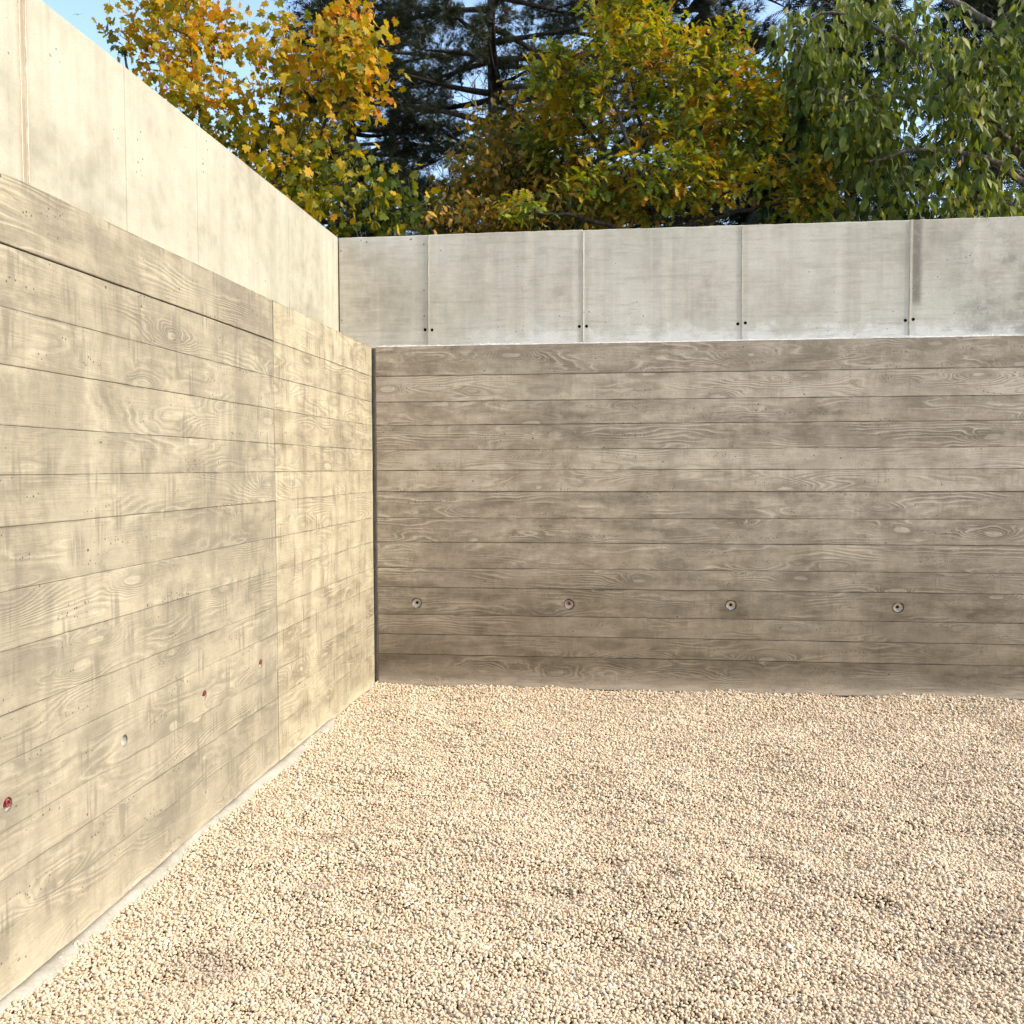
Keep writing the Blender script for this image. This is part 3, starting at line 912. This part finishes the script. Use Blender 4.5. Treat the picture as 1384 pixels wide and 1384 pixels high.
CAMP = np.array([1.83, -6.87, 1.6])
def broadleaf(name, label, group, stems, crown, base, clusters, tmpl, leafmat, bark, size, style, seed, r0=0.06, singles=260, per=(6, 11), spread=0.16):
    """Stems, twigs growing from the stems to leaf clusters spread through the crown's volume."""
    rs = np.random.RandomState(seed)
    root = thing(name, label, "tree" if "shrub" not in name else "shrub", base, 0.0, group)
    off = np.array(base)
    wood = Mesh()
    nodes = []
    for i, st in enumerate(stems):
        st = [np.array(p, float) for p in st]
        if abs(st[0][2] - 1.85) < 0.08:                    # goes on down to the ground
            st = [np.array((base[0] + rs.uniform(-.08, .08), base[1] + rs.uniform(-.08, .08), -0.15))] + st
        ln = resample(smooth_line(st), 0.10)
        ln[1:-1] += rs.normal(0, 0.008, (len(ln) - 2, 3))
        k = len(ln)
        rr0 = r0 if st[0][2] < 1 else r0 * 0.6
        rad = np.linspace(rr0, 0.007, k)
        wood.tube(ln - off, rad, 7)
        for p, r in zip(ln, rad):
            if p[2] > 2.6: nodes.append((*p, r))
    nodes = np.array(nodes)
    wts = np.array([c[6] for c in crown]); wts = wts / wts.sum()
    pick = rs.choice(len(crown), clusters, p=wts)
    POS, AX, NR, SC = [], [], [], []
    tw_nodes = nodes.copy()
    centers = []
    wq = [(rs.normal(0, 1, 3) * 4.2, rs.uniform(0, 6.28)) for _ in range(5)]
    for e in pick:
        c = crown[e]
        for _ in range(6):                                 # foliage gathers in clumps with gaps between
            d = rs.normal(0, 1, 3); d /= np.linalg.norm(d)
            rad = rs.rand() ** 0.42
            cp = np.array(c[:3]) + d * rad * np.array(c[3:6])
            if sum(math.sin(float(kq @ cp) + ph) for kq, ph in wq) > -0.2 - rs.rand() * 0.8:
                break
        centers.append(cp)
    centers = np.array(centers)
    dd = np.min(np.linalg.norm(centers[:, None, :] - nodes[None, :, :3], axis=2), axis=1)
    for ci_ in np.argsort(dd):
        cpt = centers[ci_]
        dist = np.linalg.norm(tw_nodes[:, :3] - cpt, axis=1) + 0.5 * np.maximum(0, tw_nodes[:, 2] - cpt[2] + 0.05) * (1 if style != 'hang' else -0.4)
        j = int(np.argmin(dist))
        s = tw_nodes[j]
        p0 = s[:3]
        L = np.linalg.norm(cpt - p0)
        if style == 'hang':
            mid = (p0 + cpt) / 2 + np.array((0, 0, 0.22 * L)) + rs.normal(0, 0.06 * L, 3)
        else:
            mid = (p0 + cpt) / 2 + np.array((0, 0, -0.10 * L)) + rs.normal(0, 0.10 * L, 3)
        n = max(3, int(L / 0.07) + 2)
        tw = bezier(p0, mid, cpt, n)
        rb = min(0.012, max(0.0035, s[3] * 0.6))
        wood.tube(tw - off, np.linspace(rb, 0.0022, n), 4)
        tw_nodes = np.vstack([tw_nodes, np.column_stack([tw[1:], np.linspace(rb, 0.0022, n)[1:]])])
        td = tw[-1] - tw[-2]; td = td / (np.linalg.norm(td) + 1e-9)
        k = rs.randint(*per)
        for q in range(k):
            az = rs.normal(0, 1, 3); az /= np.linalg.norm(az)
            if style == 'hang':
                # leaves hang in two rows along the drooping twig
                t = rs.rand()
                tip = cpt + np.array((0, 0, -0.20)) * t + td * 0.22 * t + rs.normal(0, spread * 0.35, 3)
                ax = np.array((0, 0, -0.9)) + 0.45 * td + az * 0.55
                nr = np.array((rs.normal(0, .8), rs.normal(-0.5, .6), 0.5)) + az * 0.4
            elif style == 'rosette':
                tip = cpt + rs.normal(0, spread * 0.45, 3)
                ax = td * 0.7 + az * 0.9 + np.array((0, 0, 0.05))
                nr = np.array((0.1, -0.25, 0.9)) + az * 0.75
            else:
                tip = cpt + rs.normal(0, spread * 0.75, 3)
                ax = az * 0.75 + np.array((0, 0, -0.55)) + td * 0.2
                nr = np.array((0.35, -0.40, 0.5)) + rs.normal(0, 0.75, 3)
            POS.append(tip); AX.append(ax); NR.append(nr)
            SC.append(size * float(np.clip(rs.normal(1.0, 0.22), 0.5, 1.5)))
    POS, AX, NR, SC = np.array(POS), np.array(AX), np.array(NR), np.array(SC)
    ok = POS[:, 2] > 3.0
    POS, AX, NR, SC = POS[ok], AX[ok], NR[ok], SC[ok]
    wood.build("trunk", bark, root)
    # the leaves that show largest are single objects, the others one mass
    v = POS - CAMP
    dist = np.linalg.norm(v, axis=1)
    inview = (v[:, 2] / dist < 0.43) & (POS[:, 2] > 3.45)
    key = SC / dist * np.where(inview, 1.0, 0.2)
    order = np.argsort(-key)
    sing, rest = order[:singles], order[singles:]
    cm = Mesh()
    cm.leaves(tmpl, POS[rest] - off, AX[rest], NR[rest], SC[rest], rs.rand(len(rest)))
    crown_o = cm.build("crown", leafmat, root)
    crown_o["kind"] = "stuff"
    if singles:
        lm = leaf_mesh(tmpl, leafmat, "leaf")
        bx, by, bz = basis(AX[sing], NR[sing])
        for q, i in enumerate(sing):
            o = bpy.data.objects.new("leaf", lm)
            C.objects.link(o)
            o.parent = crown_o
            mt = Matrix(((bx[q][0], by[q][0], bz[q][0], 0), (bx[q][1], by[q][1], bz[q][1], 0), (bx[q][2], by[q][2], bz[q][2], 0), (0, 0, 0, 1)))
            o.matrix_local = Matrix.Translation(Vector(POS[i] - off)) @ mt @ Matrix.Scale(SC[i], 4)
    return root

MAPLE_CROWN = [
    (-2.58, 2.39, 5.95, 0.37, 0.60, 0.70, 1.00), (-2.21, 2.29, 5.00, 0.51, 0.70, 0.54, 1.10),
    (-1.38, 2.38, 4.81, 0.54, 0.80, 0.69, 1.30), (-0.78, 2.28, 5.42, 0.24, 0.50, 0.57, 0.90),
    (-1.49, 2.41, 5.65, 0.22, 0.40, 0.36, 0.50), (-1.06, 2.19, 4.18, 0.68, 0.70, 0.43, 1.10),
    (-0.33, 2.16, 4.04, 0.35, 0.50, 0.28, 0.35), (-3.09, 2.43, 5.94, 0.10, 0.15, 0.16, 0.09),
    (-2.90, 2.44, 5.52, 0.12, 0.15, 0.21, 0.08), (-2.23, 2.64, 5.97, 0.22, 0.30, 0.22, 0.20)]
MAPLE_STEMS = [
    [(-1.77, 2.30, 1.84), (-1.49, 2.32, 3.80), (-1.35, 2.30, 4.16), (-1.12, 2.31, 4.78), (-0.82, 2.28, 5.45), (-0.76, 2.31, 5.95)],
    [(-1.77, 2.30, 1.84), (-2.21, 2.35, 4.04), (-2.33, 2.38, 5.00), (-2.47, 2.41, 6.03), (-2.55, 2.43, 6.61)],
    [(-1.77, 2.30, 1.84), (-1.67, 2.50, 3.85), (-1.81, 2.42, 4.63), (-1.52, 2.49, 5.29), (-1.47, 2.42, 5.90)],
    [(-2.21, 2.35, 4.04), (-2.92, 2.41, 5.11), (-3.13, 2.41, 5.56), (-3.09, 2.44, 6.04)],
    [(-1.49, 2.32, 3.80), (-0.81, 2.21, 3.96), (-0.16, 2.19, 4.08)],
    [(-1.77, 2.30, 1.84), (-1.80, 2.09, 3.97), (-1.35, 2.07, 4.46), (-1.14, 2.12, 4.99)]]
OAK_CROWN = [
    (1.71, 3.31, 6.09, 0.54, 0.60, 0.54, 1.00), (2.02, 3.21, 5.40, 0.83, 0.90, 0.61, 1.40),
    (1.15, 3.21, 5.51, 0.31, 0.50, 0.46, 0.55), (2.69, 3.17, 4.91, 0.75, 0.80, 0.60, 1.20),
    (2.09, 2.97, 4.39, 0.96, 0.80, 0.37, 1.10), (3.53, 2.93, 4.33, 0.54, 0.50, 0.31, 0.50),
    (2.81, 3.32, 5.85, 0.34, 0.50, 0.34, 0.45), (3.85, 2.99, 4.80, 0.25, 0.30, 0.23, 0.22),
    (1.04, 3.07, 4.94, 0.30, 0.40, 0.30, 0.25), (3.28, 3.26, 5.35, 0.30, 0.40, 0.37, 0.30),
    (0.73, 2.49, 4.06, 0.36, 0.40, 0.18, 0.20)]
OAK_STEMS = [
    [(2.14, 3.06, 1.84), (2.11, 3.16, 4.11), (2.12, 3.18, 4.41), (1.94, 3.20, 5.32), (1.75, 3.32, 6.20), (1.70, 3.34, 6.74)],
    [(2.11, 3.16, 4.11), (2.39, 3.12, 4.64), (2.69, 3.18, 5.28), (2.88, 3.34, 6.00)],
    [(2.11, 3.16, 4.18), (1.72, 3.14, 4.72), (1.26, 3.22, 5.28), (1.07, 3.22, 5.82)],
    [(2.13, 3.16, 3.96), (2.83, 3.05, 4.35), (3.40, 3.03, 4.54), (3.85, 2.99, 4.80)],
    [(2.13, 3.05, 3.93), (2.82, 2.94, 4.10), (3.67, 2.95, 4.25)],
    [(2.11, 2.96, 4.21), (1.87, 2.76, 4.73), (1.61, 2.87, 5.50)],
    [(2.13, 3.05, 3.86), (1.36, 2.67, 4.08), (0.73, 2.49, 4.06)]]
CHERRY_CROWN = [
    (3.70, 2.82, 5.76, 0.43, 0.60, 0.50, 0.80), (3.96, 2.71, 4.98, 0.46, 0.60, 0.53, 1.00),
    (4.62, 2.81, 5.32, 0.67, 0.90, 0.84, 1.50), (5.24, 2.66, 4.97, 0.55, 0.90, 1.03, 1.50),
    (4.46, 2.54, 4.25, 0.65, 0.60, 0.33, 0.80), (5.21, 2.51, 4.04, 0.48, 0.50, 0.27, 0.50),
    (4.22, 3.00, 6.05, 0.57, 0.60, 0.29, 0.50), (5.75, 2.75, 5.51, 0.48, 0.80, 1.03, 0.80)]
CHERRY_STEMS = [
    [(5.90, 2.89, 1.81), (5.75, 2.99, 4.30), (5.49, 2.92, 5.60), (5.14, 2.93, 6.59)],
    [(5.71, 3.00, 4.44), (5.01, 2.85, 5.18), (4.45, 2.80, 5.61), (3.84, 2.85, 6.01), (3.42, 2.79, 5.80)],
    [(5.71, 2.88, 4.20), (5.18, 2.73, 4.52), (4.53, 2.56, 4.56), (4.05, 2.50, 4.42)],
    [(5.49, 2.92, 5.60), (4.97, 2.98, 6.08), (4.40, 2.93, 6.22), (3.63, 2.83, 6.15)],
    [(5.67, 2.90, 4.62), (5.00, 2.63, 4.97), (4.28, 2.66, 5.08), (3.75, 2.69, 5.05)],
    [(5.73, 2.77, 3.89), (5.17, 2.51, 4.04), (4.50, 2.43, 4.05)],
    [(5.59, 2.79, 4.72), (5.89, 2.76, 5.38), (5.96, 2.80, 6.20)]]
SHRUB_CROWN = [
    (0.21, 3.46, 4.60, 0.56, 0.60, 0.36, 1.00), (0.78, 3.75, 4.90, 0.57, 0.60, 0.45, 1.00),
    (1.40, 3.60, 4.48, 0.48, 0.50, 0.36, 0.70), (-0.07, 2.80, 4.09, 0.52, 0.40, 0.19, 0.50),
    (0.48, 3.93, 5.34, 0.37, 0.40, 0.33, 0.35), (1.06, 2.83, 4.06, 0.67, 0.40, 0.16, 0.40)]
SHRUB_STEMS = [
    [(0.60, 3.48, 1.86), (0.44, 3.57, 4.11), (0.21, 3.47, 4.64), (0.09, 3.47, 4.92)],
    [(0.60, 3.48, 1.86), (0.76, 3.61, 4.19), (0.82, 3.75, 4.86), (0.56, 3.96, 5.59)],
    [(0.60, 3.48, 1.86), (1.24, 3.56, 4.08), (1.44, 3.61, 4.64)],
    [(0.64, 3.18, 1.85), (0.29, 2.94, 3.89), (-0.14, 2.80, 4.13)],
    [(0.64, 3.18, 1.85), (0.90, 2.91, 3.86), (1.13, 2.84, 4.10)]]
broadleaf("maple_tree", "young maple with yellow and orange leaves behind the wall corner", None, MAPLE_STEMS, MAPLE_CROWN, (-1.75, 2.32, -0.12), 600, MAPLE_LEAF, 'maple_leaf', 'bark_dark', 0.092, 'maple', 41, 0.05, 300, (6, 11), 0.17)
broadleaf("oak_tree", "young oak with green and rust lobed leaves above the grey parapet", None, OAK_STEMS, OAK_CROWN, (2.14, 3.06, -0.12), 1000, OAK_LEAF, 'oak_leaf', 'bark_dark', 0.098, 'rosette', 43, 0.055, 300, (7, 13), 0.15)
broadleaf("cherry_tree", "cherry tree with long drooping green leaves above the right end of the parapet", None, CHERRY_STEMS, CHERRY_CROWN, (5.9, 2.9, -0.12), 520, CHERRY_LEAF, 'cherry_leaf', 'bark_grey', 0.125, 'hang', 47, 0.07, 300, (6, 11), 0.16)
broadleaf("hornbeam_shrub", "low bushy shrub with small brown and dark green leaves between maple and oak", None, SHRUB_STEMS, SHRUB_CROWN, (0.62, 3.4, -0.12), 480, SMALL_LEAF, 'shrub_leaf', 'bark_dark', 0.08, 'maple', 53, 0.03, 0, (8, 15), 0.15)

# ------------------------------------------------------------------ pines and dark conifers behind
def pine(label, base, height, r0, seed, tufts_per=7, z_from=2.5, reach=2.6, gap=0.42, droop=0.15, half=None):
    rs = np.random.RandomState(seed)
    root = thing("pine_tree", label, "tree", base, 0.0, "pines behind the broadleaf trees")
    wood, nd = Mesh(), Mesh()
    zz = np.linspace(-0.1, height, 30)
    ln = np.column_stack([0.06 * np.sin(zz * 0.7 + seed), 0.06 * np.cos(zz * 0.5), zz])
    wood.tube(ln, np.linspace(r0, 0.04, 30), 9)
    PO, DI = [], []
    z = z_from
    while z < height - 0.3:
        nb = rs.randint(4, 7)
        a0 = rs.uniform(0, 6.28)
        for q in range(nb):
            a = a0 + 6.283 * q / nb + rs.normal(0, 0.25)
            L = reach * (1.0 - 0.55 * (z / height)) * rs.uniform(0.65, 1.15)
            p0 = np.array((0.0, 0.0, z + rs.uniform(-.12, .12)))
            out = np.array((math.cos(a), math.sin(a), 0.0))
            rise = rs.uniform(-0.05, 0.35) - droop
            mid = p0 + out * L * 0.5 + np.array((0, 0, L * rise * 0.2)) + rs.normal(0, 0.08, 3)
            end = p0 + out * L + np.array((0, 0, L * rise)) + rs.normal(0, 0.12, 3)
            n = 11
            br = bezier(p0, mid, end, n)
            wood.tube(br, np.linspace(r0 * 0.30, 0.010, n), 5)
            for i in range(3, n):
                for s in range(2 if i < n - 1 else 3):
                    if rs.rand() < 0.12: continue
                    side = np.cross(out, (0, 0, 1)) * rs.choice([-1, 1])
                    d = out * rs.uniform(.3, 1.0) + side * rs.uniform(.1, 1.0) + np.array((0, 0, rs.uniform(-.15, .55)))
                    d /= np.linalg.norm(d)
                    l2 = rs.uniform(.18, .50)
                    e2 = br[i] + d * l2
                    tw = bezier(br[i], br[i] + d * l2 * 0.5 + np.array((0, 0, -0.04)), e2, 4)
                    wood.tube(tw, np.linspace(0.008, 0.004, 4), 3)
                    for t in range(tufts_per):
                        f = rs.uniform(0.30, 1.05)
                        PO.append(br[i] + d * l2 * f + rs.normal(0, 0.035, 3)); DI.append(d + rs.normal(0, 0.35, 3))
        z += gap * rs.uniform(0.7, 1.3)
    PO, DI = np.array(PO), np.array(DI)
    # a tuft: needles fanning forward from one point
    tv, tf = [], []
    r2_ = random.Random(seed)
    for q in range(11):
        a = 6.283 * q / 11 + r2_.uniform(-.3, .3)
        sp = r2_.uniform(0.25, 0.95)
        l = r2_.uniform(0.7, 1.1)
        d = np.array((math.cos(a) * sp, 1.0, math.sin(a) * sp)); d = d / np.linalg.norm(d) * l
        s = np.cross(d, (0.3, 0.2, 0.9)); s = s / np.linalg.norm(s) * 0.026
        b = len(tv)
        tv += [tuple(-s * .8), tuple(s * .8), tuple(d)]
        tf.append((b, b + 1, b + 2))
    nd.leaves((np.array(tv), tf), PO, DI, rs.normal(0, 1, PO.shape), rs.uniform(0.11, 0.18, len(PO)), rs.rand(len(PO)))
    wood.build("trunk", 'bark_dark', root)
    c = nd.build("crown", 'needle', root, False)
    c["kind"] = "stuff"
    return root
pine("tall pine with straight dark trunk rising between the maple and the oak", (-0.29, 9.07, -0.12), 11.0, 0.20, 61, 15, 2.6, 3.0, 0.42, 0.22)
pine("dark pine crown behind the top of the maple", (-2.75, 9.3, -0.12), 11.5, 0.17, 62, 13, 3.4, 1.9, 0.36, 0.10)
pine("dark pine with drooping boughs behind the oak", (3.05, 8.6, -0.12), 11.0, 0.24, 63, 10, 2.6, 2.5, 0.34, 0.42)

pine("distant pine filling the gap left of the straight pine trunk", (-3.3, 14.2, -0.12), 13.0, 0.18, 64, 14, 3.2, 2.8, 0.40, 0.14)
pine("distant pine filling the gap right of the straight pine trunk", (1.3, 13.2, -0.12), 12.5, 0.18, 65, 14, 3.2, 2.8, 0.40, 0.18)
def conifer(label, base, height, width, seed, n):
    """Dense dark evergreen: drooping flat sprays all the way up."""
    rs = np.random.RandomState(seed)
    root = thing("evergreen_tree", label, "tree", base, 0.0, "dark evergreens behind the cherry tree")
    wood, lf = Mesh(), Mesh()
    wood.tube([(0, 0, -0.1), (0.02, 0, height * .5), (0, 0, height)], [0.14, 0.09, 0.02], 7)
    PO, AX, NR = [], [], []
    for q in range(n):
        t = rs.rand() ** 0.8
        z = 1.5 + (height - 1.6) * t
        a = rs.uniform(0, 6.283)
        L = width * (1.05 - t) ** 0.7 * rs.uniform(0.6, 1.05)
        out = np.array((math.cos(a), math.sin(a), 0.0))
        br = bezier(np.array((0, 0, z)), np.array((0, 0, z + 0.12)) + out * L * .6, np.array((0, 0, z - 0.25 * L)) + out * L, 7)
        wood.tube(br, np.linspace(0.016, 0.004, 7), 4)
        for i in range(2, 7):
            for s in range(5):
                d = out * 0.7 + rs.normal(0, 0.6, 3) + np.array((0, 0, -0.45))
                PO.append(br[i] + rs.normal(0, 0.06, 3)); AX.append(d); NR.append(np.array((0, 0, 1)) + rs.normal(0, 0.4, 3))
    # feathery spray
    tv, tf = [], []
    for i in range(9):
        y = i / 9.0
        for sd in (-1, 1):
            b = len(tv)
            l = 0.30 * (1 - 0.6 * y)
            tv += [(0, y, 0), (0, y + 0.09, 0), (sd * l, y + 0.24, -0.04)]
            tf.append((b, b + 1, b + 2) if sd > 0 else (b, b + 2, b + 1))
    PO, AX, NR = np.array(PO), np.array(AX), np.array(NR)
    lf.leaves((np.array(tv, float), tf), PO, AX, NR, rs.uniform(0.20, 0.38, len(PO)), rs.rand(len(PO)))
    wood.build("trunk", 'bark_dark', root)
    c = lf.build("crown", 'conifer', root, False)
    c["kind"] = "stuff"
    return root
conifer("dark evergreen seen through the left side of the cherry tree", (5.1, 7.9, -0.12), 12.5, 1.6, 71, 330)
conifer("dark evergreen seen through the right side of the cherry tree", (7.2, 8.1, -0.12), 12.5, 1.7, 72, 330)
conifer("low dark evergreen behind the lower right part of the oak", (3.9, 6.2, -0.12), 6.8, 1.4, 73, 200)
conifer("low dark evergreen behind the hornbeam shrub", (1.0, 6.0, -0.12), 5.4, 1.3, 74, 190)

# leafless thicket whose fine twigs fill the gap beside the maple
def thicket(label, base, height, seed, n, wide=1.0):
    rs = np.random.RandomState(seed)
    root = thing("bare_shrub", label, "shrub", base, 0.0, "leafless shrubs")
    wood, tw_ = Mesh(), Mesh()
    for q in range(n):
        a = rs.uniform(0, 6.283)
        tip = np.array((wide * math.cos(a) * rs.uniform(.1, 1.0), wide * math.sin(a) * rs.uniform(.1, .6), height * rs.uniform(.60, 1.05)))
        p0 = np.array((rs.normal(0, .12), rs.normal(0, .12), -0.1))
        st = bezier(p0, np.array((tip[0] * .25, tip[1] * .25, tip[2] * .55)), tip, 16)
        st[1:] += rs.normal(0, 0.012, (15, 3))
        wood.tube(st, np.linspace(0.014, 0.003, 16), 4)
        for i in range(7, 16):
            for s in range(3):
                d = rs.normal(0, 1, 3) + np.array((0, 0, 0.9)); d /= np.linalg.norm(d)
                l = rs.uniform(.15, .50) * wide ** 0.6
                t = bezier(st[i], st[i] + d * l * .5 + rs.normal(0, .03, 3), st[i] + d * l + rs.normal(0, .05, 3), 5)
                tw_.tube(t, np.linspace(0.0045, 0.0016, 5) * wide, 3)
    wood.build("stems", 'bark_grey', root)
    c = tw_.build("twigs", 'bark_grey', root)
    c["kind"] = "stuff"
thicket("tall leafless grey tree behind the straight pine trunk", (-0.75, 10.8, -0.12), 9.6, 83, 34, 2.0)
thicket("leafless grey shrub just right of the maple", (-0.9, 5.0, -0.12), 5.1, 81, 26)
thicket("leafless grey shrub under the trunk of the tall pine", (0.0, 6.4, -0.12), 5.6, 82, 26)
